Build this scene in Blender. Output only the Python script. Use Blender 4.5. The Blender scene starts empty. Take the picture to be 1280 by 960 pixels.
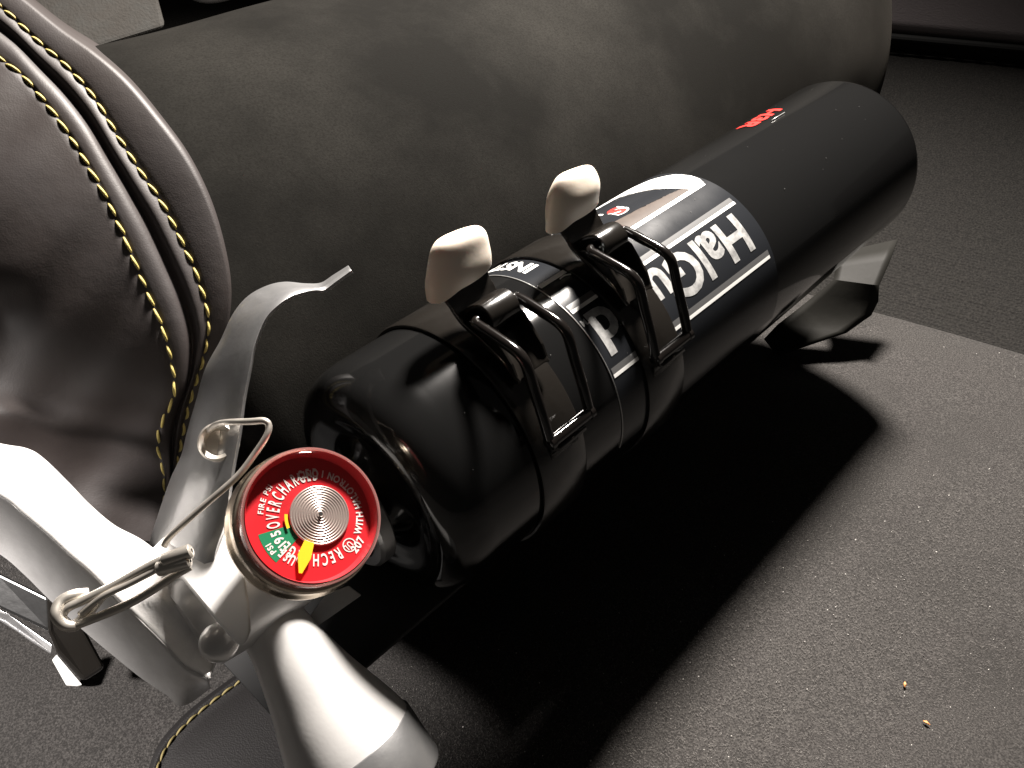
import bpy, bmesh, math, random
import numpy as np
from mathutils import Vector, Matrix
random.seed(7)
S = bpy.context.scene
C = S.collection
rad = math.radians

# ---------------------------------------------------------------- camera
FPX = 1050.0; PITCH = rad(41.9); H_AX = 0.113
sp, cp = math.sin(PITCH), math.cos(PITCH)
V = lambda *a: np.array(a, float)
FW = V(0, cp, -sp); UP = V(0, sp, cp)
# extinguisher axis frame: t runs along the cylinder, e sideways, z up
dv = V(0.68736957, 0.72630784, 0.0); ev = V(0.72630784, -0.68736957, 0.0); zv = V(0, 0, 1)
ROOT = V(-0.11074826, 0.10481091, -0.20398617)
CAMZ = 0.20398617 + H_AX
CAM = V(0, 0, CAMZ)
ROOT = ROOT + CAM
R = 0.0415
def W(t, e=0.0, z=0.0): return ROOT + t*dv + e*ev + z*zv
def cyl(t, phi, r=R):
    p = rad(phi); return W(t, r*math.cos(p), r*math.sin(p))
def ray(x, y): return V(1, 0, 0)*((x-640)/FPX) + UP*(-(y-480)/FPX) + FW
def at(x, y, z): return CAM + ray(x, y)*z
def floor_at(x, y, h=0.0):
    r = ray(x, y); return CAM + r*((CAMZ-h)/-r[2])

cam_d = bpy.data.cameras.new('camera'); cam = bpy.data.objects.new('camera', cam_d); C.objects.link(cam)
cam_d.sensor_width = 36.0; cam_d.lens = 36.0*FPX/1280.0
cam_d.clip_start = 0.01; cam_d.clip_end = 50
cam.location = CAM; cam.rotation_euler = (math.pi/2-PITCH, 0, 0)
S.camera = cam

# ---------------------------------------------------------------- world and lamps
w = bpy.data.worlds.new('World'); S.world = w; w.use_nodes = True
bg = w.node_tree.nodes['Background']; bg.inputs[0].default_value = (1.0, 0.93, 0.86, 1); bg.inputs[1].default_value = 0.03
S.view_settings.view_transform = 'Standard'; S.view_settings.look = 'None'
S.view_settings.exposure = 0.0; S.view_settings.gamma = 1.0

def area(name, loc, target, size, power, col, spread=180, shape='DISK', size_y=None):
    l = bpy.data.lights.new(name, 'AREA'); l.shape = shape; l.size = size; l.energy = power; l.color = col
    if size_y: l.size_y = size_y
    l.spread = rad(spread)
    o = bpy.data.objects.new(name, l); C.objects.link(o); o.location = loc
    o.rotation_euler = Vector(target-loc).to_track_quat('-Z', 'Y').to_euler()
    return o
LP = W(0.58, -0.185, 0.60)
area('cabin_lamp', LP, W(0.15, 0.03, -0.05), 0.115, 17.0, (1.0, 0.93, 0.86), 120)
sl = bpy.data.lights.new('fill_spot', 'SPOT'); sl.energy = 24.0; sl.color = (1.0, .94, .90); sl.spot_size = rad(37); sl.spot_blend = .7; sl.shadow_soft_size = .02  # added fill spot that brightens the levers and lower-left carpet
so = bpy.data.objects.new('fill_spot', sl); C.objects.link(so); so.location = (-.36, .0, .33)
so.rotation_euler = Vector(V(-.195, .165, .06)-V(-.36, .0, .33)).to_track_quat('-Z', 'Y').to_euler()

# ---------------------------------------------------------------- object helpers
def link(o, parent=None):
    C.objects.link(o)
    if parent: o.parent = parent
    return o
def tag(o, label=None, cat=None, group=None, kind=None):
    if label: o['label'] = label
    if cat: o['category'] = cat
    if group: o['group'] = group
    if kind: o['kind'] = kind
    return o
def empty(name, loc, label, cat, group=None):
    o = bpy.data.objects.new(name, None); C.objects.link(o); o.location = loc
    o.empty_display_size = 0.01
    o['base'] = 1
    del o['base']
    return tag(o, label, cat, group)
class MB:
    def __init__(s): s.v = []; s.f = []; s.m = []
    def add(s, vs, fs, mi=0):
        n = len(s.v); s.v += [tuple(map(float, v)) for v in vs]
        s.f += [tuple(i+n for i in f) for f in fs]; s.m += [mi]*len(fs)
    def grid(s, rows, closed_u=False, closed_v=False, mi=0):
        nr, nc = len(rows), len(rows[0])
        vs = [p for r in rows for p in r]; fs = []
        for i in range(nr if closed_v else nr-1):
            for j in range(nc if closed_u else nc-1):
                a = i*nc+j; b = i*nc+(j+1) % nc; c_ = ((i+1) % nr)*nc+(j+1) % nc; d = ((i+1) % nr)*nc+j
                fs.append((a, b, c_, d))
        s.add(vs, fs, mi)
    def lathe(s, o, ax, prof, n=64, mi=0, cap0=False, cap1=False):
        ax = np.array(ax)/np.linalg.norm(ax)
        a = np.cross(ax, V(0, 0, 1));
        if np.linalg.norm(a) < 1e-3: a = V(1, 0, 0)
        a /= np.linalg.norm(a); b = np.cross(ax, a)
        rows = [[o+ax*h+r*(math.cos(2*math.pi*k/n)*a+math.sin(2*math.pi*k/n)*b) for k in range(n)] for h, r in prof]
        s.grid(rows, closed_u=True, mi=mi)
        if cap0: s.add(rows[0], [tuple(range(n))], mi)
        if cap1: s.add(rows[-1], [tuple(range(n))[::-1]], mi)
    def tube(s, pts, r, n=12, mi=0, taper=None, caps=True):
        pts = [np.array(p, float) for p in pts]; m = len(pts)
        T = []
        for i in range(m):
            t = pts[min(i+1, m-1)]-pts[max(i-1, 0)]; T.append(t/np.linalg.norm(t))
        nrm = np.cross(T[0], V(.3, .5, .8)); nrm /= np.linalg.norm(nrm)
        rows = []
        for i in range(m):
            nrm = nrm-(nrm@T[i])*T[i]; nrm /= np.linalg.norm(nrm); b = np.cross(T[i], nrm)
            rr = r if taper is None else r*taper[i]
            rows.append([pts[i]+rr*(math.cos(2*math.pi*k/n)*nrm+math.sin(2*math.pi*k/n)*b) for k in range(n)])
        s.grid(rows, closed_u=True, mi=mi)
        if caps:
            s.add(rows[0], [tuple(range(n))], mi); s.add(rows[-1], [tuple(range(n))[::-1]], mi)
    def box(s, o, X, Y, Z, mi=0):
        vs = [o+a*X+b*Y+c_*Z for a in (-1, 1) for b in (-1, 1) for c_ in (-1, 1)]
        s.add(vs, [(0, 1, 3, 2), (4, 6, 7, 5), (0, 4, 5, 1), (2, 3, 7, 6), (0, 2, 6, 4), (1, 5, 7, 3)], mi)
    def mesh(s, name, mats, smooth=True, merge=1e-6, angle=35):
        me = bpy.data.meshes.new(name); me.from_pydata(s.v, [], s.f); me.update()
        for m_ in (mats if isinstance(mats, (list, tuple)) else [mats]): me.materials.append(m_)
        me.polygons.foreach_set('material_index', s.m)
        bm = bmesh.new(); bm.from_mesh(me)
        bmesh.ops.remove_doubles(bm, verts=bm.verts, dist=merge)
        bmesh.ops.recalc_face_normals(bm, faces=bm.faces)
        bm.to_mesh(me); bm.free()
        if smooth:
            me.shade_smooth()
            if angle < 180: me.set_sharp_from_angle(angle=rad(angle))
        return me
    def build(s, name, mats, parent=None, smooth=True, angle=35, solid=None, offset=0, bevel=None, sub=0):
        o = bpy.data.objects.new(name, s.mesh(name, mats, smooth, angle=angle))
        C.objects.link(o)
        if parent:
            o.parent = parent; o.matrix_parent_inverse = Matrix.Translation(-Vector(parent.location)) if parent.type == 'EMPTY' else Matrix.Identity(4)
            if parent.type == 'EMPTY': pass
        if solid:
            m_ = o.modifiers.new('solid', 'SOLIDIFY'); m_.thickness = solid; m_.offset = offset
        if bevel:
            m_ = o.modifiers.new('bevel', 'BEVEL'); m_.width = bevel; m_.segments = 3; m_.limit_method = 'ANGLE'; m_.angle_limit = rad(30)
        if sub:
            m_ = o.modifiers.new('sub', 'SUBSURF'); m_.levels = sub; m_.render_levels = sub
        return o
def catmull(pts, n):
    P = [np.array(p, float) for p in pts]; P = [2*P[0]-P[1]]+P+[2*P[-1]-P[-2]]
    out = []; m = len(pts)-1
    for i in range(n):
        u = i/(n-1)*m; k = min(int(u), m-1); f = u-k
        a, b, c_, d = P[k:k+4]
        out.append(0.5*((2*b)+(-a+c_)*f+(2*a-5*b+4*c_-d)*f*f+(-a+3*b-3*c_+d)*f**3))
    return out
def arc_resample(pts, n):
    P = catmull(pts, 400); L = [0]
    for a, b in zip(P, P[1:]): L.append(L[-1]+np.linalg.norm(b-a))
    L = np.array(L); A = np.array(P); u = np.linspace(0, L[-1], n)
    return [V(*[np.interp(x, L, A[:, k]) for k in range(A.shape[1])]) for x in u]

# ---------------------------------------------------------------- materials
def mat(name, col=(.5, .5, .5), rough=.5, metal=0.0, spec=.5, coat=0.0, bump=None, colvar=None, roughvar=None, sheen=0.0, sub=0.0, sheen_col=None):
    """bump=(kind, scale, strength, distance)  colvar=(scale, other colour, amount)"""
    m = bpy.data.materials.new(name); m.use_nodes = True; nt = m.node_tree; N = nt.nodes; L = nt.links
    b = N['Principled BSDF']
    b.inputs['Base Color'].default_value = (*col, 1); b.inputs['Roughness'].default_value = rough
    b.inputs['Metallic'].default_value = metal; b.inputs['Specular IOR Level'].default_value = spec
    b.inputs['Coat Weight'].default_value = coat; b.inputs['Sheen Weight'].default_value = sheen
    b.inputs['Sheen Roughness'].default_value = 0.4
    if sheen_col: b.inputs['Sheen Tint'].default_value = (*sheen_col, 1)
    if sub:
        b.inputs['Subsurface Weight'].default_value = sub; b.inputs['Subsurface Radius'].default_value = (1, .6, .4); b.inputs['Subsurface Scale'].default_value = .002
    tc = N.new('ShaderNodeTexCoord'); OBJ = tc.outputs['Object']
    if colvar:
        layers = colvar if isinstance(colvar, list) else [colvar]
        prev = None
        for sc, c2, amt in layers:
            n = N.new('ShaderNodeTexNoise'); n.inputs['Scale'].default_value = sc; n.inputs['Detail'].default_value = 6; n.inputs['Roughness'].default_value = .6
            L.new(OBJ, n.inputs['Vector'])
            r = N.new('ShaderNodeMapRange'); r.inputs[1].default_value = .42; r.inputs[2].default_value = .68; r.inputs[4].default_value = amt
            L.new(n.outputs['Fac'], r.inputs[0])
            mx = N.new('ShaderNodeMix'); mx.data_type = 'RGBA'
            if prev is None: mx.inputs[6].default_value = (*col, 1)
            else: L.new(prev, mx.inputs[6])
            mx.inputs[7].default_value = (*c2, 1); L.new(r.outputs[0], mx.inputs[0]); prev = mx.outputs[2]
        L.new(prev, b.inputs['Base Color'])
    if roughvar:
        sc, r2 = roughvar
        n = N.new('ShaderNodeTexNoise'); n.inputs['Scale'].default_value = sc; n.inputs['Detail'].default_value = 5; L.new(OBJ, n.inputs['Vector'])
        r = N.new('ShaderNodeMapRange'); r.inputs[1].default_value = .35; r.inputs[2].default_value = .7; r.inputs[3].default_value = rough; r.inputs[4].default_value = r2
        L.new(n.outputs['Fac'], r.inputs[0]); L.new(r.outputs[0], b.inputs['Roughness'])
    if bump:
        prev = None
        for kind, sc, st, dist in (bump if isinstance(bump, list) else [bump]):
            if kind == 'noise':
                n = N.new('ShaderNodeTexNoise'); n.inputs['Scale'].default_value = sc; n.inputs['Detail'].default_value = 4; out = n.outputs['Fac']
                L.new(OBJ, n.inputs['Vector'])
            elif kind == 'cell':
                n = N.new('ShaderNodeTexVoronoi'); n.feature = 'F1'; n.inputs['Scale'].default_value = sc; out = n.outputs['Distance']
                L.new(OBJ, n.inputs['Vector'])
            elif kind == 'brush':
                mp = N.new('ShaderNodeMapping'); mp.inputs['Scale'].default_value = (1, 1, .03); L.new(OBJ, mp.inputs['Vector'])
                n = N.new('ShaderNodeTexNoise'); n.inputs['Scale'].default_value = sc; n.inputs['Detail'].default_value = 3; out = n.outputs['Fac']; L.new(mp.outputs[0], n.inputs['Vector'])
            bp = N.new('ShaderNodeBump'); bp.inputs['Strength'].default_value = st; bp.inputs['Distance'].default_value = dist
            L.new(out, bp.inputs['Height'])
            if prev: L.new(prev, bp.inputs['Normal'])
            prev = bp.outputs[0]
        L.new(prev, b.inputs['Normal'])
    return m
M = {}
M['paint'] = mat('gloss_black_paint', (.005, .005, .005), .06, spec=.38, roughvar=(18, .13), bump=('noise', 9, .05, .002))
M['label'] = mat('label_film', (.012, .013, .015), .17, spec=.25, roughvar=(30, .26), bump=('noise', 300, .05, .0003))
M['print_white'] = mat('print_white', (.72, .72, .70), .35)
M['print_silver'] = mat('print_silver', (.42, .42, .41), .3, metal=.6, bump=('noise', 600, .25, .0004))
M['print_chrome'] = mat('print_chrome', (.50, .50, .49), .28, metal=.4, colvar=(260, (.2, .2, .2), .9))
M['print_grey'] = mat('print_grey', (.12, .12, .12), .3, metal=.3)
M['print_brown'] = mat('print_brown', (.062, .05, .043), .35, spec=.15, colvar=(300, (.05, .04, .035), .8))
M['print_red'] = mat('print_red', (.55, .025, .02), .35)
M['powder'] = mat('black_coated_steel', (.008, .007, .006), .13, spec=.6, roughvar=(60, .24), bump=('noise', 260, .12, .0006))
M['wire_black'] = mat('black_coated_wire', (.006, .005, .0045), .14, spec=.5)
M['grimy'] = mat('worn_black_steel', (.01, .01, .009), .3, colvar=(500, (.05, .045, .04), .5))
M['alu'] = mat('satin_aluminium', (.82, .81, .80), .32, metal=.38, roughvar=(40, .42), bump=[('noise', 1500, .18, .0003), ('noise', 60, .12, .001)], colvar=(120, (.62, .61, .60), .5))
M['alu_bright'] = mat('lit_aluminium', (.85, .84, .83), .4, metal=.2, bump=('noise', 300, .1, .0005))  # paler copy of the aluminium, glare on the flange put into the colour
M['skirt'] = mat('shaded_leather', (.010, .009, .009), .5, bump=('cell', 1700, .22, .0003))  # skirt leather with the shade under the valve put into its colour
M['alu_dark'] = mat('dark_aluminium', (.40, .40, .40), .33, metal=.8, bump=('noise', 500, .12, .0005), colvar=(70, (.3, .3, .31), .7))  # darker copy of the aluminium, shade on the carry handle put into the colour
M['nozzle'] = mat('painted_silver_cone', (.66, .65, .64), .34, metal=.3, bump=('noise', 900, .08, .0003))
M['steel'] = mat('steel_wire', (.66, .62, .56), .34, metal=.8, roughvar=(300, .45))
M['brass'] = mat('nickel_brass', (.62, .53, .42), .22, metal=1.0, roughvar=(80, .32))
M['rubber'] = mat('cream_vinyl', (.78, .70, .60), .38, sub=.25, bump=('noise', 120, .12, .001), colvar=(60, (.66, .56, .46), .35))
M['leather'] = mat('brown_leather', (.026, .0197, .0178), .56, spec=.5, bump=[('cell', 1900, .12, .0002), ('noise', 30, .3, .002), ('noise', 220, .12, .0006)], colvar=(25, (.03, .025, .025), .7), roughvar=(50, .6))
M['suede'] = mat('black_suede', (.0050, .0048, .0042), .95, spec=.05, sheen=.028, sheen_col=(.8, .72, .62),
                 colvar=[(11, (.0150, .0142, .0125), .95), (1100, (.004, .0035, .003), .6)], bump=[('noise', 1800, .35, .0003)])
M['mat'] = mat('grey_carpet_pile', (.024, .0225, .0215), .95, spec=.1, sheen=.15,
               colvar=[(1300, (.078, .073, .069), .85), (9, (.018, .017, .016), .5)], bump=[('noise', 1500, .6, .0008)])
M['rib'] = mat('ribbed_carpet', (.011, .0105, .010), .95, spec=.1, colvar=[(800, (.032, .030, .027), .7)], bump=[('noise', 700, .9, .0012)])
M['trim'] = mat('leather_trim', (.34, .30, .31), .6, bump=('cell', 700, .3, .0006))
M['liner'] = mat('grey_felt', (.09, .084, .077), .9, spec=.1, bump=('noise', 500, .6, .001), colvar=(60, (.10, .1, .095), .7))
M['thread'] = mat('yellow_thread', (.50, .40, .12), .6, bump=('noise', 2500, .6, .0004), colvar=(300, (.36, .28, .08), .6))
M['thread_shaded'] = mat('shaded_thread', (.20, .16, .06), .7)  # skirt seam thread, darkened in its colour to look shaded
M['plastic'] = mat('black_plastic', (.012, .012, .012), .3, spec=.5, bump=('noise', 300, .15, .0005))
M['foot'] = mat('dull_coated_steel', (.012, .0115, .010), .55, spec=.1, bump=('noise', 200, .15, .0006))
M['rivet'] = mat('polished_rivet', (.85, .83, .81), .25, metal=.45)
M['dust'] = mat('grey_dust', (.035, .034, .032), .8)
M['lint'] = mat('pale_lint', (.5, .48, .45), .8)
M['fibre'] = mat('carpet_fibre', (.075, .068, .063), .8, colvar=(300, (.25, .235, .22), .8))
M['plastic_matte'] = mat('shade_black', (.01, .01, .01), .8)  # plain matte black that reads as shade on the strip and plate
M['crumb'] = mat('orange_crumb', (.62, .27, .08), .6)
M['dial_red'] = mat('dial_red', (.50, .010, .018), .4)
M['dial_green'] = mat('dial_green', (.01, .20, .09), .4)
M['reflection_wall'] = mat('reflection_wall', (.5, .03, .04), .35)
M['needle'] = mat('needle_yellow', (.85, .55, .02), .4)
M['spin'] = mat('spun_steel', (.62, .56, .52), .30, metal=.75)
M['dark'] = mat('dark_hole', (.006, .006, .006), .6)

def lens_mat():
    m = bpy.data.materials.new('clear_lens'); m.use_nodes = True; nt = m.node_tree; N = nt.nodes; L = nt.links
    N.remove(N['Principled BSDF']); out = N['Material Output']
    tr = N.new('ShaderNodeBsdfTransparent'); tr.inputs[0].default_value = (.97, .93, .92, 1)
    gl = N.new('ShaderNodeBsdfGlossy'); gl.inputs['Roughness'].default_value = .04
    lw = N.new('ShaderNodeLayerWeight'); lw.inputs['Blend'].default_value = .3
    pw = N.new('ShaderNodeMath'); pw.operation = 'POWER'; pw.inputs[1].default_value = 2.0; L.new(lw.outputs['Facing'], pw.inputs[0])
    fr = N.new('ShaderNodeMath'); fr.operation = 'MULTIPLY_ADD'; fr.inputs[1].default_value = .5; fr.inputs[2].default_value = .05; L.new(pw.outputs[0], fr.inputs[0])
    mx = N.new('ShaderNodeMixShader'); L.new(fr.outputs[0], mx.inputs[0]); L.new(tr.outputs[0], mx.inputs[1]); L.new(gl.outputs[0], mx.inputs[2])
    L.new(mx.outputs[0], out.inputs['Surface']); return m
M['lens'] = lens_mat()

# ---------------------------------------------------------------- setting: floor carpet
def sheet(name, P0, X, Y, nx, ny, fn, m, kind='structure'):
    rows = [[P0+X*(i/nx)+Y*(j/ny)+zv*fn(i/nx, j/ny) for i in range(nx+1)] for j in range(ny+1)]
    b = MB(); b.grid(rows); o = b.build(name, m, angle=180); o['kind'] = kind; return o
# ribbed under-carpet
E1 = floor_at(1090, 388); E2 = floor_at(1280, 441)
ed = (E2-E1); ed[2] = 0; ed /= np.linalg.norm(ed); en = V(ed[1], -ed[0], 0)   # towards the camera
if en@(V(0, 0, 0)-E1) < 0: en = -en
FL = -0.006
o0 = E1-ed*1.2+zv*FL+en*.1; o0[2] = FL
rb = MB(); rows = []
NR = 900
for j in range(NR+1):
    y = j/NR*.9
    z = .0012*abs(math.sin(y*math.pi/.0042))**.8
    rows.append([o0-en*y+ed*x+zv*(z+.0004*math.sin(x*31+j*.07)) for x in np.linspace(0, 2.2, 24)])
rb.grid(rows); o = rb.build('ribbed_carpet', M['rib'], angle=180); o['kind'] = 'structure'
# mat in front, with a rolled edge
mt = MB(); rows = []
prof = [(-.0012, FL), (-.0006, -.0022), (.0008, -.0004), (.003, .0), (.02, -.0004)]
for dy, z in prof: rows.append([E1*V(1, 1, 0)+en*dy+ed*x+zv*(z+.0004*math.sin(x*45)) for x in np.linspace(-1.0, 1.0, 60)])
for y in np.linspace(.05, 1.1, 30): rows.append([E1*V(1, 1, 0)+en*y+ed*x+zv*(.0007*math.sin(x*23+y*17)) for x in np.linspace(-1.0, 1.0, 60)])
mt.grid(rows); o = mt.build('carpet', M['mat'], angle=180); o['kind'] = 'structure'

# loose pile fibres standing out of the mat
rng = np.random.default_rng(3)
def fibres(name, n, label, mt_, ln, wd):
    xy = []
    px = rng.uniform(-60, 1400, n*3); py = rng.uniform(385, 1060, n*3)
    P = CAM[None]+((px-640)/FPX)[:, None]*V(1, 0, 0)[None]+(-(py-480)/FPX)[:, None]*UP[None]+FW[None]*1.0
    D_ = P-CAM; k = (CAMZ/-D_[:, 2])[:, None]; Q = CAM+D_*k
    m = ((Q-E1)@en > .004); Q = Q[m][:n]; n = len(Q)
    a = rng.uniform(0, 2*math.pi, n); L_ = rng.uniform(.4, 1, n)*ln*(np.linalg.norm(Q-CAM, axis=1)/.45)**.5; up = rng.uniform(.1, .8, n)
    d_ = np.stack([np.cos(a), np.sin(a), up], 1); d_ /= np.linalg.norm(d_, axis=1)[:, None]
    sd = np.stack([-np.sin(a), np.cos(a), 0*a], 1)*wd
    mid = Q+d_*L_[:, None]*.6; end = mid+(d_*V(1, 1, -.3))*L_[:, None]*.5
    vs = np.stack([Q-sd-zv*.0003, Q+sd-zv*.0003, mid-sd, mid+sd, end], 1).reshape(-1, 3)
    base = np.arange(n)*5
    me = bpy.data.meshes.new(name)
    fs = [(b_, b_+1, b_+3, b_+2) for b_ in base]+[(b_+2, b_+3, b_+4) for b_ in base]
    me.from_pydata(vs.tolist(), [], fs); me.materials.append(mt_)
    o = bpy.data.objects.new(name, me); C.objects.link(o); tag(o, label, name.replace('_', ' '), kind='stuff')
fibres('carpet_pile', 120000, 'short grey pile fibres standing up all over the carpet', M['fibre'], .0011, .00006)
fibres('lint', 700, 'tiny pale specks of lint scattered over the grey carpet', M['lint'], .0006, .00022)

# ---------------------------------------------------------------- far leather trim panel
tp = empty('trim_panel', (0, 0, 0), 'dark leather covered trim panel beyond the ribbed carpet at upper right', 'trim panel')
A = floor_at(1060, 66, FL); B_ = floor_at(1330, 92, FL)
td = B_-A; td /= np.linalg.norm(td); tn = V(-td[1], td[0], 0)
if tn[1] < 0: tn = -tn
b = MB(); rows = []
for (y, z) in [(.03, .0), (.012, .004), (.0, .012), (-.001, .02), (.004, .06), (.012, .14), (.03, .2), (.06, .22)]:
    rows.append([A-td*.3+td*x+tn*y+zv*(z+.016) for x in np.linspace(0, 1.1, 12)])
b.grid(rows); b.build('panel', M['trim'], tp, angle=180)
b = MB(); b.tube([A-td*.3+td*x-tn*.002+zv*.020 for x in np.linspace(0, 1.1, 12)], .0035, 10); b.build('gap_shade', M['plastic_matte'], tp)  # black strip standing in for the shadowed gap below the panel

# ---------------------------------------------------------------- seat: suede roll + leather bolster
seat = empty('car_seat', (0, 0, 0), 'black suede car seat cushion with brown leather bolster and yellow double stitching', 'car seat')
ce, cz, rr = -0.175, -0.046, 0.1275
def roll_pt(t, a):
    # a: angle in degrees, 0 = towards the cylinder, 90 = top
    k = 1.0
    te = 0.75
    # rounded far end
    s = min(1, max(0, (t-(te-.13))/.13)); k = math.sqrt(max(0, 1-s*s))**.8
    rad_ = rr*(0.35+0.65*k) if s > 0 else rr*(1-.45*max(0, .090-t)/.07)
    n = .0015*math.sin(t*23+a*.05)+.0007*math.sin(t*51-a*.09)
    e = ce-.02*(1-k)+(rad_+n)*math.cos(rad(a)); z = cz+(rad_+n)*math.sin(rad(a))
    if a < 0: e = ce+(rad_+n)*(1-.12*(-a/90)**2); z = cz-(cz+H_AX+.004)*min(1, -a/60)
    t = t*(1-.13*max(0, (75-a)/90)*max(0, t-.2)/.4)
    return W(t, e, z)
b = MB(); rows = []
ts = list(np.linspace(.045, .525, 60))+list(.525+.13*np.sin(np.linspace(.05, math.pi/2, 24)))
for t in ts: rows.append([roll_pt(t, a) for a in np.linspace(-60, 215, 110)])
b.grid(rows)
b.add([p for p in rows[-1]], [tuple(range(110))])
b.build('seat_cushion', M['suede'], seat, angle=180)

# leather bolster: curves given from the outside edge inwards
edge = [(-90, -70), (0, -22), (75, 36), (120, 68), (160, 103), (200, 150), (235, 198), (262, 252), (280, 310), (288, 360), (285, 405), (273, 450), (258, 495), (240, 540), (228, 600), (222, 680)]
sB = [(-70, -45), (0, 8), (45, 50), (85, 85), (118, 123), (147, 170), (176, 215), (203, 255), (228, 304), (248, 350), (260, 400), (254, 445), (240, 490), (228, 540), (218, 600), (212, 680)]
sA = [(-50, 35), (0, 74), (30, 97), (62, 135), (95, 182), (122, 228), (144, 270), (163, 315), (183, 362), (202, 408), (215, 455), (217, 495), (204, 525), (198, 555), (206, 600), (206, 680)]
NS = 220
eC, bC, aC = (arc_resample(x, NS) for x in (edge, sB, sA))
def bol(i, u):
    """i seam index, u: 0 back edge .. 1 far inside; returns world point"""
    s = i/(NS-1)
    fall = 0.024*(max(0, s-.30)/.70)**2
    e_, b_, a_ = eC[i], bC[i], aC[i]
    zE, zB, zA = .2662+fall, .264+fall, .2585+fall
    def L(p, q, f): return p+(q-p)*f
    if u <= 0: return at(*(e_+(e_-b_)*(-u)*.3), zE-u*.12)
    if u < .2:
        f = u/.2; p = L(e_, b_, f); return at(*p, zE+(zB-zE)*math.sin(f*math.pi/2)**.8)
    if u < .4:
        f = (u-.2)/.2; p = L(b_, a_, f)
        z = zB+(zA-zB)*f
        z += .0022*math.exp(-((f-.42)/.10)**2)-.0006*(math.exp(-((f-.2)/.15)**2)+math.exp(-((f-.72)/.18)**2))
        z += .00045*(math.exp(-((f-0)/.06)**2)+math.exp(-((f-1)/.06)**2))
        return at(*p, z)
    f = (u-.4)/.6
    q = V(-260, a_[1]*.75+90)
    p = L(a_, q, f)
    z = zA-.019*math.sin(min(1, f*.9)*math.pi/2)
    z += .00045*math.exp(-((f)/.012)**2)
    x, y = p
    z += .0035*math.exp(-(((x-0)/30)**2+((y-392)/34)**2))         # button dimple
    z -= .005*math.exp(-(((x-20)/85)**2+((y-520-.25*x)/26)**2))    # fold
    z += .004*math.exp(-(((x-60)/140)**2+((y-600)/60)**2))
    z += .0004*math.sin(x*.06+y*.045)
    return at(x, y, z)
us = [-1, -.5, -.2, 0]+list(np.linspace(.02, .2, 10))+list(np.linspace(.21, .4, 28))+list(np.linspace(.405, .44, 6))+list(np.linspace(.46, 1, 44))
b = MB(); b.grid([[bol(i, u) for u in us] for i in range(NS)])
bolster = b.build('side_bolster', M['leather'], seat, angle=180)
# stitches along both seams
def stitch_mesh(name, m):
    b = MB(); n = 9
    pts = []; tp_ = []
    for k in range(n):
        f = k/(n-1)-.5; pts.append(V(f*.0052, 0, .0009*math.cos(f*math.pi)-.0004)); tp_.append(.45+.55*math.cos(f*math.pi)**.5 if abs(f) < .5 else .45)
    b.tube(pts, .0005, 8, taper=tp_); return b.mesh(name, m, angle=180)
st_me = stitch_mesh('stitch', M['thread']); st_shaded = stitch_mesh('stitch', M['thread_shaded'])
def place_stitches(curve_u, parent, off=.0002):
    pts = [bol(i, curve_u) for i in range(NS)]
    L = [0]
    for a_, b_ in zip(pts, pts[1:]): L.append(L[-1]+np.linalg.norm(b_-a_))
    A_ = np.array(pts); L = np.array(L); step = .0059; n = int(L[-1]/step)
    for k in range(n):
        s0 = (k+.5)*step
        p = V(*[np.interp(s0, L, A_[:, j]) for j in range(3)]); p2 = V(*[np.interp(s0+.002, L, A_[:, j]) for j in range(3)])
        i = int(np.interp(s0, L, range(NS))); 
        x = p2-p; x /= np.linalg.norm(x)
        q = bol(i, curve_u+.03)-bol(i, curve_u-.03); nn = np.cross(x, q); nn /= np.linalg.norm(nn)
        if nn@(CAM-p) < 0: nn = -nn
        a_ = rad(random.uniform(-4, 4))+rad(8); yv = np.cross(nn, x)
        x = x*math.cos(a_)+yv*math.sin(a_); yv = np.cross(nn, x)
        Mx = Matrix(((x[0], yv[0], nn[0], p[0]+nn[0]*off), (x[1], yv[1], nn[1], p[1]+nn[1]*off), (x[2], yv[2], nn[2], p[2]+nn[2]*off), (0, 0, 0, 1)))
        o = bpy.data.objects.new('stitch', st_me); C.objects.link(o); o.parent = parent; o.matrix_local = Mx
place_stitches(.2, bolster); place_stitches(.4, bolster)

# leather skirt of the seat under the valve, with its own seam
sk = [(345, 828), (302, 858), (262, 888), (232, 915), (209, 945), (196, 985), (190, 1040)]
skc = arc_resample(sk, 60)
b = MB(); rows = []
for i, p in enumerate(skc):
    row = []
    for u in np.linspace(-1, 1, 25):
        q = p+V(30, 26)*u*4 if u > 0 else p+V(18, 12)*u
        base = floor_at(*q)
        hgt = .008*(math.cos(max(-1, min(1, u*.5-.45))*math.pi/2))**.6*(.2 if u <= -.99 else 1)*min(1, (u+1)*2.4)
        hgt -= .0015*math.exp(-(u/.12)**2)
        row.append(base+zv*(hgt-.002))
    rows.append(row)
b.grid(rows); skirt = b.build('seat_skirt', M['skirt'], seat, angle=180)
for k in range(3, 56, 4):
    p = Vector(rows[k][12]); p2 = Vector(rows[k+2][12]); x = (p2-p).normalized(); nn = Vector((0, 0, 1)); nn = (nn-nn.dot(x)*x).normalized(); yv = nn.cross(x)
    o = bpy.data.objects.new('stitch', st_shaded); C.objects.link(o); o.parent = skirt
    o.matrix_local = Matrix.Translation(p+nn*.0004) @ Matrix((x, yv, nn)).transposed().to_4x4()

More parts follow.
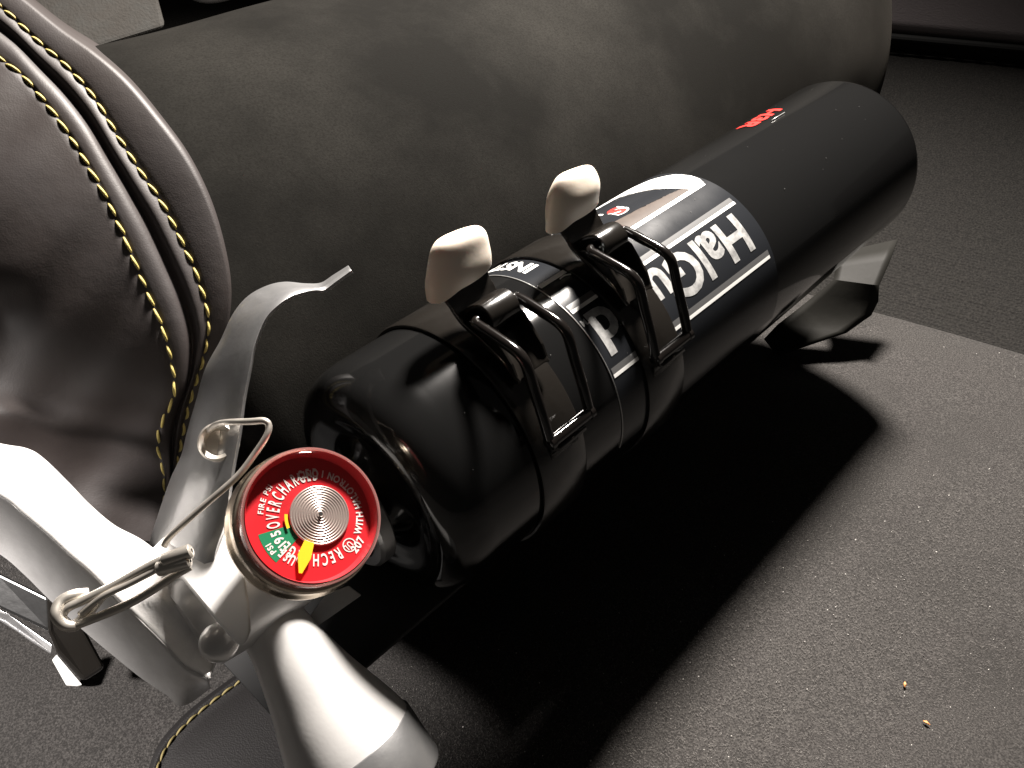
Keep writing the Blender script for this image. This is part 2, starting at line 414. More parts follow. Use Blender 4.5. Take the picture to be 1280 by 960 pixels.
# felt lining and pale trim seen over the seat, upper left
ln = empty('centre_console', (0, 0, 0), 'grey felt sided console block behind the seat at the upper left corner', 'console')
b = MB()
c0 = [at(-90, 60, .60), at(60, 80, .62), at(208, 34, .64), at(196, -10, .64), at(190, -60, .65), at(-90, -60, .62)]
back = V(0, .12, -.05)
b.add(c0+[CAM+(p-CAM)*1.2+V(-.02, 0, 0) for p in c0], [tuple(range(6)), tuple(range(11, 5, -1))]+[(i, (i+1) % 6, (i+1) % 6+6, i+6) for i in range(6)])
b.build('side_lining', M['liner'], ln, smooth=False, bevel=.004)
b = MB(); b.tube(catmull([at(215, -30, .68), at(245, -5, .68), at(280, -5, .68), at(330, -26, .68)], 20), .004, 12); b.build('edge_trim', M['alu_dark'], ln)

# ---------------------------------------------------------------- seat rail at lower left
rail = empty('seat_rail', tuple(at(60, 800, 0.332)), 'black bent seat rail end with a white sticker at lower left on carpet', 'seat rail')
def prism(b, pts, depth_vec, mi=0):
    n = len(pts); b.add(list(pts)+[p+depth_vec for p in pts], [tuple(range(n)), tuple(range(2*n-1, n-1, -1))]+[(i, (i+1) % n, (i+1) % n+n, i+n) for i in range(n)], mi)
dn = V(0, .012, -.03)
b = MB(); prism(b, [at(-120, 655, 0.314), at(0, 717, 0.312), at(61, 747, 0.310), at(62, 790, 0.310), at(0, 760, 0.312), at(-120, 705, 0.314)], ray(0, 740)*.014); b.build('upper_bar', M['plastic'], rail, smooth=False, bevel=.0012)
b = MB(); prism(b, [at(58, 744, 0.308), at(92, 752, 0.308), at(104, 783, 0.308), at(132, 835, 0.310), at(104, 853, 0.312), at(70, 815, 0.310), at(60, 790, 0.308)], ray(90, 800)*.012); b.build('end_block', M['powder'], rail, smooth=False, bevel=.002)
b = MB(); prism(b, [at(-80, 725, 0.322), at(14, 768, 0.320), at(66, 806, 0.316), at(64, 818, 0.316), at(40, 803, 0.318), at(6, 778, 0.321), at(-80, 742, 0.322)], ray(20, 790)*.005); b.build('lower_strip', M['alu_dark'], rail, smooth=False, bevel=.0006)
b = MB(); prism(b, [at(65, 825, 0.327), at(71, 818, 0.326), at(103, 856, 0.331), at(97, 858, 0.332), at(83, 857, 0.332)], ray(80, 840)*.003); b.build('sticker', M['print_white'], rail, smooth=False, bevel=.0004)

# ---------------------------------------------------------------- fire extinguisher
ext = empty('fire_extinguisher', tuple(W(.25, 0, 0)), 'glossy black fire extinguisher with silver valve head and red gauge, lying in its bracket', 'fire extinguisher')
T0, T1 = .1035, .4075
prof = [(.088, .0), (.088, .0125), (.0925, .0135), (.0965, .0165), (.0985, .0205), (.0975, .0245), (.0958, .0285), (.0955, .0320), (.0966, .0352), (.0992, .0383), (.1030, .0403), (.1085, .0413), (.115, R)]
pp = catmull([V(*p) for p in prof[1:]], 60)
prof = [tuple(p) for p in pp]
prof += [(T1-.006, R), (T1-.0035, R-.0005), (T1-.0012, R-.002), (T1, R-.0045), (T1, R-.008), (T1-.006, R-.012), (T1-.01, .012), (T1-.011, .0)]
b = MB(); b.lathe(ROOT, dv, prof, 160); body = b.build('cylinder_body', M['paint'], ext, angle=50)

ARC0 = R*math.pi/180
# label film and print wrapped round the cylinder
def wrap_grid(t0, t1, p0, p1, r, nt=2, np_=90):
    return [[cyl(t, p, r) for p in np.linspace(p0, p1, np_)] for t in np.linspace(t0, t1, nt)]
b = MB(); b.grid(wrap_grid(.1715, .2725, -8, 188, R+.00018)); label = b.build('label', M['label'], body, angle=180)
db = MB()
for k in range(80):
    t = random.uniform(.11, .40); p = random.uniform(-20, 128); z_ = random.uniform(.00008, .00022)
    pts_ = [cyl(t+z_*math.cos(a), p+z_/ARC0*math.sin(a)*random.uniform(.6, 1.4), R+.00045) for a in (0, 1.3, 2.5, 3.8, 5.1)]
    db.add(pts_, [tuple(range(5))])
dst = db.build('dust', M['dust'], body); dst['kind'] = 'stuff'
b = MB(); b.tube([cyl(.1715, p, R+.00015) for p in np.linspace(-8, 188, 120)], .00022, 6); b.build('label_edge', M['print_silver'], body)
def flat_from_curve(kind, body_txt=None, size=1, polys=None, offset=0.0):
    cu = bpy.data.curves.new('tmp', 'FONT'); cu.body = body_txt; cu.size = size; cu.offset = offset; cu.resolution_u = 4; cu.align_x = 'LEFT'
    o = bpy.data.objects.new('tmp', cu); C.objects.link(o)
    dg = bpy.context.evaluated_depsgraph_get(); me = bpy.data.meshes.new_from_object(o.evaluated_get(dg))
    bpy.data.objects.remove(o); bpy.data.curves.remove(cu)
    return me
def poly_mesh(pts):
    me = bpy.data.meshes.new('tmp'); bm = bmesh.new()
    vs = [bm.verts.new((p[0], p[1], 0)) for p in pts]; bm.faces.new(vs)
    bmesh.ops.triangulate(bm, faces=bm.faces, ngon_method='EAR_CLIP'); bm.to_mesh(me); bm.free(); return me
def slice_mesh(me, step, axis=1):
    bm = bmesh.new(); bm.from_mesh(me)
    ys = [v.co[axis] for v in bm.verts]; y = min(ys)+step
    nrm = (0, 1, 0) if axis == 1 else (1, 0, 0)
    while y < max(ys):
        co = [0, 0, 0]; co[axis] = y
        bmesh.ops.bisect_plane(bm, geom=bm.verts[:]+bm.edges[:]+bm.faces[:], plane_co=co, plane_no=nrm)
        y += step
    vs = [tuple(v.co) for v in bm.verts]; bm.verts.index_update(); fs = [tuple(v.index for v in f.verts) for f in bm.faces]; bm.free()
    return vs, fs
def put(b, me, fn, step=.0012, mi=0):
    vs, fs = slice_mesh(me, step); bpy.data.meshes.remove(me)
    b.add([fn(v[0], v[1]) for v in vs], fs, mi)
ARC = R*math.pi/180
def lab_fn(t0, p0, r): return lambda x, y: cyl(t0-x, p0-y/ARC, r)     # text runs to smaller t, its top to smaller angle
def text_on(b, s, t0, p0, h, r=R+.00034, sx=1.0, off=0.0, mi=0, shear=0):
    me = flat_from_curve('f', s, 1.0, offset=off)
    xs = [v.co.y for v in me.vertices]; sc = h/.70
    for v in me.vertices: v.co.x = (v.co.x+shear*v.co.y)*sc*sx; v.co.y *= sc
    put(b, me, lab_fn(t0, p0, r), mi=mi)
# HalGuard lettering
b = MB(); text_on(b, 'HalGuard', .2650, 62.8, .0156, sx=1.03, off=.028); text_on(b, 'TM', .1765, 62, .0022, off=.03)
b.build('brand_lettering', M['print_chrome'], label, angle=180)
def band(b, t0, t1, p0, p1, r=R+.0003): b.grid(wrap_grid(t0, t1, p0, p1, r, 2, max(4, int(abs(p1-p0)*1.2))))
b = MB()
for c in (68.5, 33.6):
    band(b, .1725, .2700, c-1.9, c-.1)
b.build('bright_stripe', M['print_white'], label, angle=180)
b = MB()
for c in (68.5, 33.6): band(b, .1725, .2700, c, c+2.9)
b.build('dull_stripe', M['print_grey'], label, angle=180)
# white frame of the picture panel
b = MB()
band(b, .1725, .2690, 86.3, 89.0)
out_ = [(.2690, 86.3), (.2712, 92), (.2716, 98), (.2705, 108), (.266, 120), (.258, 131), (.250, 140), (.235, 150), (.235, 145), (.245, 134), (.251, 122), (.2565, 110), (.2600, 98), (.2615, 89)]
put(b, poly_mesh([(t, p*ARC) for t, p in out_]), lambda x, y: cyl(x, y/ARC, R+.0003))
for k in range(3):
    z0 = [(.232-.012*k, 127+2*k), (.246-.012*k, 124+2*k), (.247-.012*k, 128+2*k), (.240-.012*k, 131+2*k)]
    put(b, poly_mesh([(t, p*ARC) for t, p in z0]), lambda x, y: cyl(x, y/ARC, R+.0003))
b.build('picture_frame', M['print_white'], label, angle=180)
b = MB()
pts = [(.206, 89.3), (.2605, 89.3), (.2600, 93)]
n = 34
for k in range(n+1):
    f = k/n; pts.append((.2595-f*.0535, 93+f*10.5-4*f*f+random.uniform(-.6, .6)))
put(b, poly_mesh([(t, p*ARC) for t, p in pts]), lambda x, y: cyl(x, y/ARC, R+.0003))
pts = [(.1725, 89.3), (.197, 89.3), (.196, 98), (.1725, 98)]
b.build('picture_area', M['print_brown'], label, angle=180)
# red and small marks
b = MB(); text_on(b, 'S', .2345, 110.5, .0062, sx=1.5, off=.05); b.build('red_emblem', M['print_red'], label, angle=180)
b = MB(); text_on(b, 'S', .2350, 110.9, .0066, sx=1.5, off=.09, r=R+.00028); b.build('emblem_outline', M['print_white'], label, angle=180)
b = MB(); text_on(b, 'H3R', .3610, 121, .0085, sx=1.25, off=.045, r=R+.0002, shear=.3)
b.build('maker_mark', M['print_red'], body, angle=180)
b = MB(); me_ = [cyl(.1925+.0016*math.cos(a), 98+2.6*math.sin(a), R+.00034) for a in np.linspace(0, 2*math.pi, 16, endpoint=False)]
b.add(me_, [tuple(range(16))]); b.build('red_dot', M['print_red'], label, angle=180)
def around(b, s_, t0, p0, h, sx=1, off=.03):
    me = flat_from_curve('f', s_, 1.0, offset=off); sc = h/.7
    for v in me.vertices: v.co.x, v.co.y = v.co.y*sc, v.co.x*sc*sx
    put(b, me, lambda x, y: cyl(t0-x, p0+y/ARC, R+.00034))
b = MB()
around(b, 'INSTRUCTIONS', .1825, 100, .0066)
b.build('instruction_heading', M['print_white'], label, angle=180)
b = MB(); around(b, 'FOR CLASS B C FIRES', .1965, 112, .0013, 1, .02)
b.build('fine_print', M['print_white'], label, angle=180); b = MB()
text_on(b, 's', .2275, 113.5, .0030, off=.04)
b.build('small_print', M['print_white'], label, angle=180); b = MB()
arcp = [cyl(.1825+.005*math.cos(a), 79+6.5*math.sin(a), R+.00032) for a in np.linspace(-.4, 1.9, 20)]
b.tube(arcp, .00025, 5); b.build('arc_mark', M['print_white'], label, angle=180); b = MB(); b.tube([cyl(t, 103.5, R+.0003) for t in (.3405, .347, .352)], .0002, 5)
b.build('fine_line', M['print_silver'], body, angle=180)

# valve block along the axis
b = MB()
b.lathe(ROOT, dv, [(.0905, .0), (.0905, .0185), (.0895, .0195), (.0855, .0195), (.0845, .0185), (.0845, .0155)], 48)
b.build('neck_collar', M['alu_dark'], ext, angle=40)
b = MB()
b.lathe(ROOT, dv, [(.086, .0145), (.078, .0150), (.060, .0152), (.040, .0150), (.0335, .0142), (.0310, .0120), (.0305, .0)], 48)
b.build('valve_body', M['nozzle'], ext, angle=40)
b = MB()
hv = cyl(0, 143, 1)-ROOT; wv = cyl(0, 53, 1)-ROOT   # sideways (handles) and towards the camera
b.box(W(.058)+hv*.008, dv*.016, hv*.012, wv*.007); b.build('valve_shoulder', M['alu'], ext, bevel=.003)

# carry handle: pressed channel, given by left edge, crease, right edge
HN = [((186, 700), (196, 705), (262, 735)), ((190, 676), (205, 690), (268, 690)), ((203, 635), (219, 645), (281, 648)), ((216, 598), (232, 603), (286, 610)), ((229, 570), (242, 572), (291, 578)), ((237, 538), (250, 540), (298, 540)), ((248, 500), (262, 500), (303, 500)),
      ((259, 462), (270, 462), (311, 460)), ((278, 427), (284, 427), (317, 432)), ((293, 395), (296, 397), (330, 400)), ((311, 373), (313, 375), (346, 382)), ((334, 360), (336, 361), (364, 370)), ((356, 355), (358, 357), (380, 365)), ((381, 357), (382, 358), (392, 363)), ((402, 356), (402, 357), (405, 362)), ((418, 346), (418, 347), (421, 351)), ((437, 334), (437, 334), (439, 338))]
rows = []
zc = [.232, .230, .229, .229, .230, .231, .232, .233, .234, .236, .238, .241, .244, .247, .250, .252, .254]
for (l, c_, r_), z in zip(HN, zc):
    l, c_, r_ = V(*l), V(*c_), V(*r_)
    rows.append([at(*l, z+.0065), at(*(l*.4+c_*.6), z+.003), at(*c_, z+.0008), at(*(c_*.88+r_*.12), z-.0008), at(*(c_*.5+r_*.5), z-.0045), at(*(c_*.12+r_*.88), z-.0085), at(*r_, z-.0090), at(*(r_+V(1, 1)), z-.0045)])
cols = list(zip(*rows)); fine = [catmull(c_, 90) for c_ in cols]
b = MB(); b.grid(fine); handle = b.build('carry_handle', M['alu_dark'], ext, solid=.0014, angle=60, bevel=.0004)
# bright side flange that carries the rivets
b = MB()
fl = [(186, 690), (215, 660), (262, 655), (292, 640), (303, 700), (312, 755), (314, 788), (309, 803), (302, 808), (294, 803), (276, 783), (250, 752), (228, 725)]
def flz(x, y): return .2170-.00008*(x-250)-.00014*(y-740)
prism(b, [at(*p, flz(*p)) for p in fl], ray(260, 720)*.0022); b.build('handle_flange', M['alu_bright'], ext, bevel=.0012)
b = MB(); hc = at(273, 553, .2235)
b.lathe(hc-FW*.0, -ray(273, 553)+V(-.25, 0, .2), [(-.002, .0052), (.0012, .0052), (.0018, .0046), (.0012, .0036), (-.001, .0034), (-.001, 0)], 32); b.build('pin_bushing', M['steel'], handle, angle=40)

# squeeze lever: folded channel; upper edge, crease, lower edge
LV = [((-160, 528), (-160, 560), (-160, 610)), ((-70, 541), (-70, 590), (-70, 650)), ((0, 558), (0, 618), (0, 689)), ((32, 564), (30, 641), (33, 716)), ((52, 576), (62, 668), (62, 745)), ((82, 605), (88, 692), (88, 769)),
      ((108, 632), (112, 712), (108, 787)), ((140, 659), (138, 738), (140, 814)), ((178, 680), (172, 770), (180, 846)), ((214, 712), (204, 802), (210, 866)), ((246, 748), (232, 832), (229, 879)), ((284, 790), (262, 848), (262, 857))]
rows = []
for k, (u_, c_, l_) in enumerate(LV):
    u_, c_, l_ = V(*u_), V(*c_), V(*l_); z = .2135+.0007*k
    if k >= 8: z += .0005*(k-8)
    rows.append([at(*(u_+V(2, 2)), z+.013), at(*u_, z+.0105), at(*(u_*.93+c_*.07), z+.0078), at(*(u_*.5+c_*.5), z+.0040), at(*(u_*.1+c_*.9), z+.0006), at(*c_, z), at(*(c_*.9+l_*.1), z+.0008), at(*(c_*.5+l_*.5), z+.0065), at(*(c_*.08+l_*.92), z+.0125), at(*l_, z+.0135)])
# pressed dish near the rivet
cols = list(zip(*rows)); fine = [catmull(c_, 110) for c_ in cols]
grid_ = [list(r_) for r_ in zip(*fine)]
full = [catmull(r_, 60) for r_ in grid_]
for r_ in full:
    for j, p in enumerate(r_):
        q = p-CAM; z = q@FW; x = 640+FPX*q[0]/z; y = 480-FPX*(q@UP)/z
        dd = ((x-215)*.8+(y-800)*.6)/68; d2 = (-(x-215)*.6+(y-800)*.8)/34
        k = dd*dd+d2*d2
        if k < 1: r_[j] = CAM+q*(1+.012*(1-k)**.8)
b = MB(); b.grid(full); b.build('squeeze_lever', M['alu'], ext, solid=.0016, angle=70)
# rivet
b = MB(); rc = at(274, 803, .2115)
b.lathe(rc, CAM-rc+V(-.03, 0, .03), [(-.007, .0038), (-.001, .0040), (.0, .0050), (.0009, .0048), (.0023, .0038), (.0033, .0021), (.0037, .0)], 40); b.build('rivet', M['rivet'], ext, angle=60)

# discharge nozzle
n0 = at(347, 790, .243); n1 = at(490, 1012, .246); nd = n1-n0; nd /= np.linalg.norm(nd)
px = .246/FPX
pr = [(-.010, .009), (-.002, .0096), (.004, .0102), (.012, .0119), (.020, .0139), (.028, .0164), (.0350, .0184), (.0395, .0194)]
b = MB(); b.lathe(n0, nd, [tuple(p) for p in catmull([V(*p) for p in pr], 30)], 64); noz = b.build('discharge_nozzle', M['nozzle'], ext, angle=60)
b = MB(); b.lathe(n0, nd, [(.0390, .0196), (.0394, .0199), (.055, .0202), (.056, .0198), (.056, .0182), (.050, .0165), (.020, .010), (.018, 0)], 64); b.build('nozzle_band', M['alu_dark'], noz, angle=40)
b = MB(); prism(b, [at(384, 774, .2475), at(398, 782, .2475), at(452, 744, .2505), at(436, 732, .2505), at(408, 742, .249)], ray(400, 760)*.002); b.build('outlet_tab', M['alu_dark'], ext, smooth=False, bevel=.0004)

# pressure gauge
gn = wv+dv*.03; gn /= np.linalg.norm(gn)
gc = at(393, 643, .202)
gxr = V(1, 0, 0)-(V(1, 0, 0)@gn)*gn; gxr /= np.linalg.norm(gxr); gyr = np.cross(gn, gxr)
GR = .0166
def G(x, y, z=0, o=1):
    k = 1+.09*o
    return gc+gxr*(x*k+o*.0016)+gyr*(y*k+o*.0004)+gn*z
gauge = MB(); gauge.lathe(gc, gn, [(-.020, .006), (-.0165, .0075), (-.0155, .0150), (-.0150, .0178), (-.0135, .0186), (-.0120, .0186), (-.0110, .0180), (-.0070, .0176), (-.0062, .0180), (-.0056, .0176), (-.0054, .0163), (-.0080, .0160)], 96)
gauge = gauge.build('pressure_gauge', M['brass'], ext, angle=40)
b = MB(); b.lathe(gc, -gn, [(.014, .0070), (.034, .0070)], 32); b.build('gauge_stem', M['brass'], gauge)
ZD = -.0042
DX, DY = .0020, .0006
def disc_sector(b, r0, r1, a0, a1, z, mi=0, n=48):
    rows = [[G(r*math.cos(rad(a)), r*math.sin(rad(a)), z) for a in np.linspace(a0, a1, n)] for r in (r0, r1)]; b.grid(rows, mi=mi)
b = MB(); b.add([G(.0156*math.cos(a), .0156*math.sin(a), ZD, 0) for a in np.linspace(0, 2*math.pi, 96, endpoint=False)], [tuple(range(96))]); disc_sector(b, .0045, .0134, 203, 234, ZD+.00008, 1)
b.build('dial', [M['dial_red'], M['dial_green']], gauge, angle=180)
b = MB(); b.lathe(gc, gn, [(ZD, .0153), (ZD+.0015, .0157), (ZD+.0034, .0161)], 96); b.build('dial_reflection', M['reflection_wall'], gauge, angle=180)  # red wall imitating the dial's reflection inside the clear lens
# engraved spun centre
pf = [(ZD+.0002, .0074), (ZD+.0007, .0074)]
for k in range(46):
    r_ = .0073-k*.000158; pf.append((ZD+.0008+.0005*(k/46)+.00012*math.sin(k*1.55), max(r_, 0)))
pf.append((ZD+.0014, 0))
b = MB(); b.lathe(gc+gxr*.0022+gyr*.0008, gn, pf, 72); b.build('spun_centre', M['spin'], gauge, angle=180)
b = MB(); b.lathe(gc+gxr*.0022+gyr*.0008, gn, [(ZD+.0016, .00045), (ZD+.0021, .0004), (ZD+.0021, 0)], 16); b.build('centre_pin', M['dark'], gauge)
b = MB()
ang = rad(258); nx, ny = math.cos(ang), math.sin(ang)
def NP(a, s, z): return G(nx*a-ny*s, ny*a+nx*s, z)
vs = [NP(.006, -.0012, ZD+.0009), NP(.0095, -.0017, ZD+.0009), NP(.0132, -.0003, ZD+.0009), NP(.0131, .0004, ZD+.0009), NP(.0095, .0013, ZD+.0009), NP(.006, .0010, ZD+.0009)]
prism(b, vs, gn*.0003)
rows = [[G(r*math.cos(rad(a)), r*math.sin(rad(a)), ZD+.0007) for a in np.linspace(182, 208, 12)] for r in (.0066, .0073)]; b.grid(rows)
b.build('needle', M['needle'], gauge, smooth=False)
def arc_text(b, s, a0, r, h, cw=True, track=1.0, off=.02):
    a = a0
    for ch in s:
        me = flat_from_curve('f', ch, 1.0, offset=off)
        sc = h/.7
        wdt = (max([v.co.x for v in me.vertices]) if len(me.vertices) else .3)*sc*track+.12*h
        cx = wdt/2
        for v in me.vertices:
            x = (v.co.x*sc*track-cx)+.06*h; y = v.co.y*sc
            if cw: aa = a-math.degrees(wdt/2/r); rad_ = r+y; vx, vy = rad_*math.cos(rad(aa)), rad_*math.sin(rad(aa)); tx, ty = math.sin(rad(aa)), -math.cos(rad(aa))
            else: aa = a+math.degrees(wdt/2/r); rad_ = r-y; vx, vy = rad_*math.cos(rad(aa)), rad_*math.sin(rad(aa)); tx, ty = -math.sin(rad(aa)), math.cos(rad(aa))
            v.co.x, v.co.y = vx+tx*x, vy+ty*x
        if len(me.vertices):
            b.add([G(v.co.x, v.co.y, ZD+.00015) for v in me.vertices], [tuple(p.vertices) for p in me.polygons])
        bpy.data.meshes.remove(me)
        a += (-1 if cw else 1)*math.degrees(wdt/r)
b = MB()
arc_text(b, 'OVERCHARGED', 203, .0084, .0028, True, .44, .02)
arc_text(b, 'RECHARGE', 312, .0084, .0026, True, .55, .02)
arc_text(b, 'FIRE', 184, .0118, .0012)
arc_text(b, 'PSI', 163, .0118, .0012)
arc_text(b, '195', 229, .0088, .0021, True, .8, .03); arc_text(b, 'PSI', 227, .0117, .0013, True, .9, .03)
arc_text(b, 'USE', 250, .0100, .0021, True, .6, .03)
arc_text(b, '207', 322, .0122, .0018, False, .9, .03)
arc_text(b, 'WITH HALOTRON 1 ONLY', 343, .0108, .0016, False, .82, .03)
rows = [[G(.0098*math.cos(rad(325))+r*math.cos(a), .0098*math.sin(rad(325))+r*math.sin(a), ZD+.00013) for a in np.linspace(0, 2*math.pi, 25)] for r in (.00135, .0016)]; b.grid(rows)
arc_text(b, 'UL', 330, .0091, .0014, True, .8)
b.build('dial_lettering', M['print_white'], gauge, smooth=False)
# clear domed lens
pf = [(-.0062, .0170), (-.003, .0170), (-.0012, .0168), (-.0002, .0161), (.0002, .0150), (.0002, .0142), (-.0003, .0135), (-.0003, .006), (-.0003, 0)]
b = MB(); b.lathe(gc, gn, pf, 96); b.build('lens', M['lens'], gauge, angle=60)
b = MB(); b.lathe(gc, gn, [(-.0060, .01705), (-.0030, .01715), (-.0010, .0170), (-.0010, .0163), (-.0035, .0158)], 96); 
def tint():
    m = bpy.data.materials.new('reflection_rim'); m.use_nodes = True; nt = m.node_tree; N = nt.nodes; L = nt.links  # pink colour stands in for the red dial reflected in the lens side
    p = N['Principled BSDF']; p.inputs['Base Color'].default_value = (.6, .30, .28, 1); p.inputs['Roughness'].default_value = .12; p.inputs['Coat Weight'].default_value = 1
    tr = N.new('ShaderNodeBsdfTransparent'); tr.inputs[0].default_value = (1, .8, .8, 1); mx = N.new('ShaderNodeMixShader'); mx.inputs[0].default_value = .27
    L.new(tr.outputs[0], mx.inputs[1]); L.new(p.outputs[0], mx.inputs[2]); L.new(mx.outputs[0], N['Material Output'].inputs['Surface']); return m
b.build('lens_rim', tint(), gauge, angle=60)

# ---------------------------------------------------------------- pull pin, wire and ring (a loose thing of its own)
pin = empty('pull_pin', tuple(at(200, 690, .205)), 'bent steel safety pin wire with double ring looped over the silver valve handles', 'safety pin')
def wire(name, pts, r, m, n=60, taper=None):
    b = MB(); b.tube(catmull(pts, n), r, 10); return b.build(name, m, pin, angle=180)
wire('pin_wire', [at(262, 538, .222), at(270, 531, .217), at(285, 528, .212), at(312, 527, .209), at(330, 526, .208), at(336, 532, .208), at(333, 545, .2075), at(318, 568, .207), at(296, 596, .206), at(255, 632, .205), at(215, 668, .2045), at(205, 682, .205)], .00085, M['steel'], 90)
wire('loop_wire', [at(236, 690, .203), at(215, 695, .2025), at(180, 711, .2025), at(140, 733, .202), at(105, 750, .201), at(84, 760, .2), at(78, 773, .2), at(90, 782, .2005), at(120, 772, .201), at(158, 756, .2025), at(190, 738, .2035), at(220, 718, .2045), at(238, 708, .2055)], .0011, M['steel'], 110)
b = MB(); a0 = at(78, 767, .1995)
ring = [at(110, 742, .2035), at(92, 744, .2015), at(76, 752, .2), at(70, 768, .1985), at(78, 780, .199), at(92, 782, .2005), at(104, 773, .2025), at(124, 748, .204), at(140, 731, .2045)]
wire('split_ring', ring, .0014, M['steel'], 60)
wire('wire_strand', [at(240, 688, .2035), at(212, 703, .2025), at(165, 728, .2015), at(130, 745, .2005), at(100, 768, .2005)], .0008, M['steel'], 50)
for (p, q) in (((203, 702), (240, 688)), ((196, 716-4), (238, 700))):
    b = MB(); A_ = at(*p, .2015); B2 = at(*q, .2022); ax = B2-A_; L_ = np.linalg.norm(ax)
    b.lathe(A_, ax, [(0, .0006), (0, .0014), (.0004, .0018), (L_-.0004, .0018), (L_, .0013), (L_, .0006)], 24); b.build('crimp_sleeve', M['steel'], pin, angle=50)

# ---------------------------------------------------------------- bracket
br = empty('mounting_bracket', tuple(W(.2, 0, -.05)), 'black steel double strap bracket with two over-centre latches clamping the extinguisher', 'bracket')
def strap(t0, t1):
    b = MB(); rows = []
    for t, r in ((t0, R+.0003), (t0, R+.0011), (t0+.0006, R+.0014), (t1-.0006, R+.0014), (t1, R+.0011), (t1, R+.0003)):
        rows.append([cyl(t, p, r) for p in np.linspace(-300, 88, 150)])
    b.grid(rows)
    return b.build('clamp_strap', M['powder'], br, angle=50)
for t in (.131, .1855): strap(t, t+.0205)
b = MB(); b.grid([[cyl(t, p, R+.0030+.00002*abs(p-235)) for p in np.linspace(195, 275, 24)] for t in np.linspace(.118, .410, 12)]); b.build('back_plate', M['powder'], br, solid=.0016, angle=60)
b = MB(); b.grid([[W(t, e, -.052+.004*math.sin((e+.02)*40)) for e in np.linspace(-.065, .020, 8)] for t in np.linspace(.040, .30, 12)]); b.build('shade_plate', M['plastic_matte'], br, solid=.002, angle=60)  # added plate that blocks lamp light and darkens the floor near the nozzle
for t in (.15, .26):
    b = MB(); b.box(W(t, -.022, -.072), dv*.012, ev*.0012, zv*.030); b.build('support_leg', M['powder'], br, bevel=.0004)
# far foot: sheet curling down from the end of the plate
Lf = [(1040, 318), (1044, 336), (1042, 350), (1020, 368), (995, 388), (972, 406), (955, 424)]
Rt = [(1122, 300), (1112, 327), (1099, 357), (1098, 376), (1089, 394), (1058, 416), (972, 444)]
zz = [.480, .476, .472, .476, .480, .482, .484]
rows = []
for l, r_, z in zip(Lf, Rt, zz):
    rows.append([at(*(V(*l)*(1-f)+V(*r_)*f), z+.010*(1-f)) for f in np.linspace(0, 1, 8)])
b = MB(); b.grid(rows[:3]); b.grid(rows[2:]); b.build('far_foot', M['foot'], br, solid=.0016, angle=30)

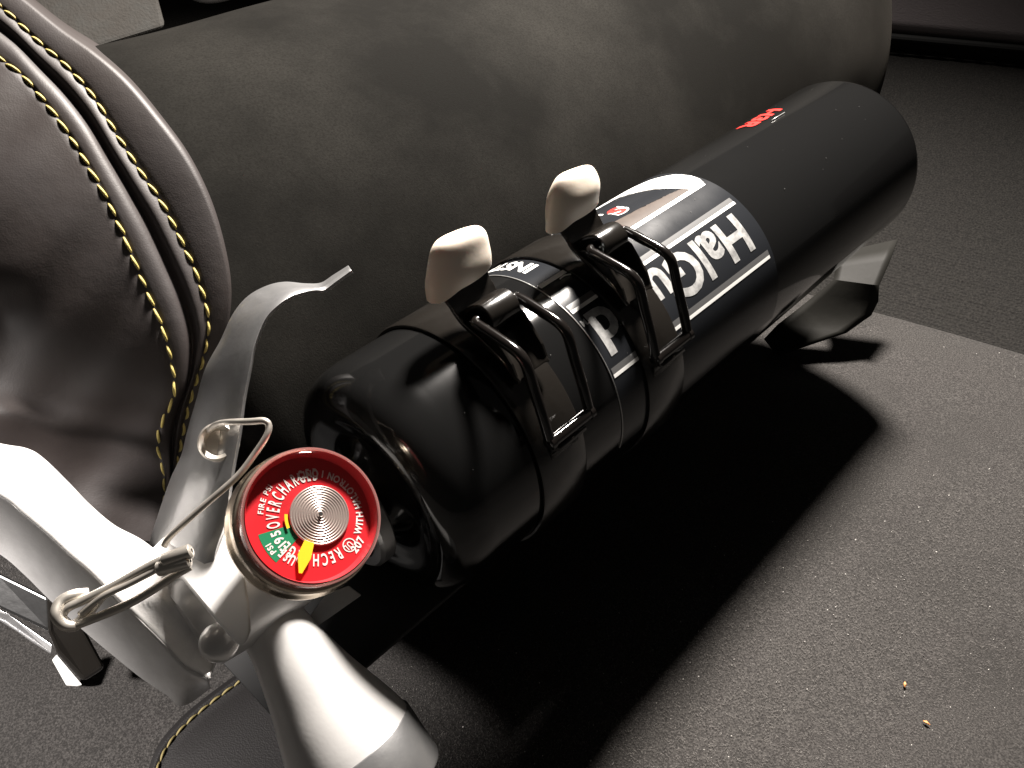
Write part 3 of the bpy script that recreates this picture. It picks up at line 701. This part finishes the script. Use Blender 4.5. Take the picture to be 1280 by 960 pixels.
def latch(dt):
    tl, tr = .1335+dt, .1515+dt; tm = (tl+tr)/2
    lv = []
    prof = [(.0262, .0385), (.0200, .0432), (.0120, .0470), (.0050, .0495), (.0005, .0535), (-.0025, .0580), (-.0033, .0625), (-.0036, .0660)]
    pf = catmull([V(*p) for p in prof], 40)
    b = MB(); rows = []
    for k, (e, z) in enumerate(pf):
        f = k/39; hw = .0068+.0018*min(1, f*2.2)+.0014*max(0, f-.45)/.55
        lip = .0012
        rows.append([W(tm+s*hw, e+(lip*.7 if abs(s) == 1 else 0)*(1 if f < .6 else 0), z-(0 if abs(s) < 1 else 0)) for s in (-1, -.8, -.3, .3, .8, 1)])
    b.grid(rows); lever = b.build('latch_lever', M['powder'], br, solid=.0015, angle=60, bevel=.0003)
    # vinyl tip: rounded sleeve
    b = MB(); rows = []; nn = 22
    for k in range(nn):
        f = k/(nn-1)
        z = .0585+.0150*f
        e = -.0028-.0018*f
        g = max(0, (f-.30)/.70); cap = (1-g**2.6)**.5 if g < 1 else 0
        hw = .0127*(.50+.50*cap)*(1+.015*math.sin(f*9+dt*60))
        th = .0046*(.15+.85*cap)*(1+.08*math.sin(f*7+dt*90))
        sh = -.0012*f*0
        row = []
        for a in np.linspace(0, 2*math.pi, 40, endpoint=False):
            ca, sa = math.cos(a), math.sin(a)
            x = math.copysign(abs(ca)**1.0, ca)*hw; y = math.copysign(abs(sa)**.9, sa)*th
            # left corner hangs lower
            hz = 1-.16*g*(x < 0)
            row.append(W(tm-.0014+x*hz+.0014*f, e+y, z-.10*x*f-.0026*(1-f)**2*(x < -.004)*min(1, (-x-.004)/.006)))
        rows.append(row)
    b.grid(rows, closed_u=True); b.add(rows[0], [tuple(range(40))]); b.add(rows[-1], [tuple(range(40))[::-1]])
    b.build('vinyl_tip', M['rubber'], lever, angle=180, sub=1)
    # hook tab that holds the wire
    b = MB(); rows = []
    for e, z in catmull([V(.0030, .0512), V(.0062, .0548), V(.0105, .0572), V(.0142, .0556), V(.0150, .0520), V(.0128, .0500)], 20):
        rows.append([W(tm+s*.0058, e, z) for s in (-1, 0, 1)])
    b.grid(rows); b.build('hook_tab', M['powder'], lever, solid=.0014, angle=60, bevel=.0003)
    # cheeks of the lever
    for t in (tl+.0018, tr-.0018):
        b = MB(); prism(b, [W(t, e, z) for e, z in ((.004, .0500), (.012, .0530), (.0165, .0515), (.024, .0440), (.0265, .0390), (.016, .0450))], dv*.0012*(1 if t < tm else -1)); b.build('lever_cheek', M['powder'], lever, smooth=False, bevel=.0003)
    # bail wire
    pts = [(tm, .0108, .0536), (tl+.003, .0108, .0536), (tl+.0006, .0112, .0536), (tl, .0135, .0536), (tl, .0200, .0533), (tl, .0262, .0528), (tl, .0295, .0518), (tl, .0318, .0495), (tl, .0345, .0430), (tl, .0385, .0340), (tl, .0415, .0262)]
    left = [W(*p) for p in pts]; right = [W(2*tm-p[0], p[1], p[2]) for p in pts]
    b = MB(); b.tube(catmull(left, 90), .0017, 12); b.tube(catmull(right, 90), .0017, 12)
    bail = b.build('bail_wire', M['wire_black'], br, angle=180)
    b = MB(); A_ = W(tl-.0012, .0418, .0255); b.lathe(A_, dv, [(0, 0), (0, .0018), (.0004, .0023), (.0020, .0023), (.0022, .0020), (.0182, .0020), (.0184, .0023), (.0200, .0023), (.0204, .0018), (.0204, 0)], 24); b.build('cross_bar', M['wire_black'], bail, angle=40)
    # catch on the strap
    b = MB(); rows = []
    for r, p in ((R+.0008, 20), (R+.0022, 25), (R+.0040, 27), (R+.0068, 26.5)):
        rows.append([cyl(tm+s*.0062, p, r) for s in (-1, 1)])
    b.grid(rows); b.build('strap_catch', M['powder'], br, solid=.0014, angle=60)
latch(0.0); latch(0.0525)

# ---------------------------------------------------------------- crumbs
def crumb(px, py, l, w_, ang, label):
    p = floor_at(px, py)+zv*.0012
    b = MB(); ax = V(math.cos(ang), math.sin(ang), .1); ax /= np.linalg.norm(ax)
    b.lathe(p-ax*l/2, ax, [(0, 0), (l*.1, w_*.6), (l*.4, w_), (l*.75, w_*.8), (l, 0)], 7)
    for i, v in enumerate(b.v): b.v[i] = tuple(np.array(v)+V(*[random.uniform(-.0002, .0002) for _ in range(3)]))
    o = b.build('crumb', M['crumb'], smooth=False); tag(o, label, 'crumb', 'crumbs on the carpet')
crumb(1130, 857, .0019, .00055, 1.2, 'short orange crumb, upper of the two lying on the grey carpet')
crumb(1157, 905, .0025, .00045, -.75, 'thin splinter shaped orange crumb, lower of the two on grey carpet')
S.render.engine = 'CYCLES'
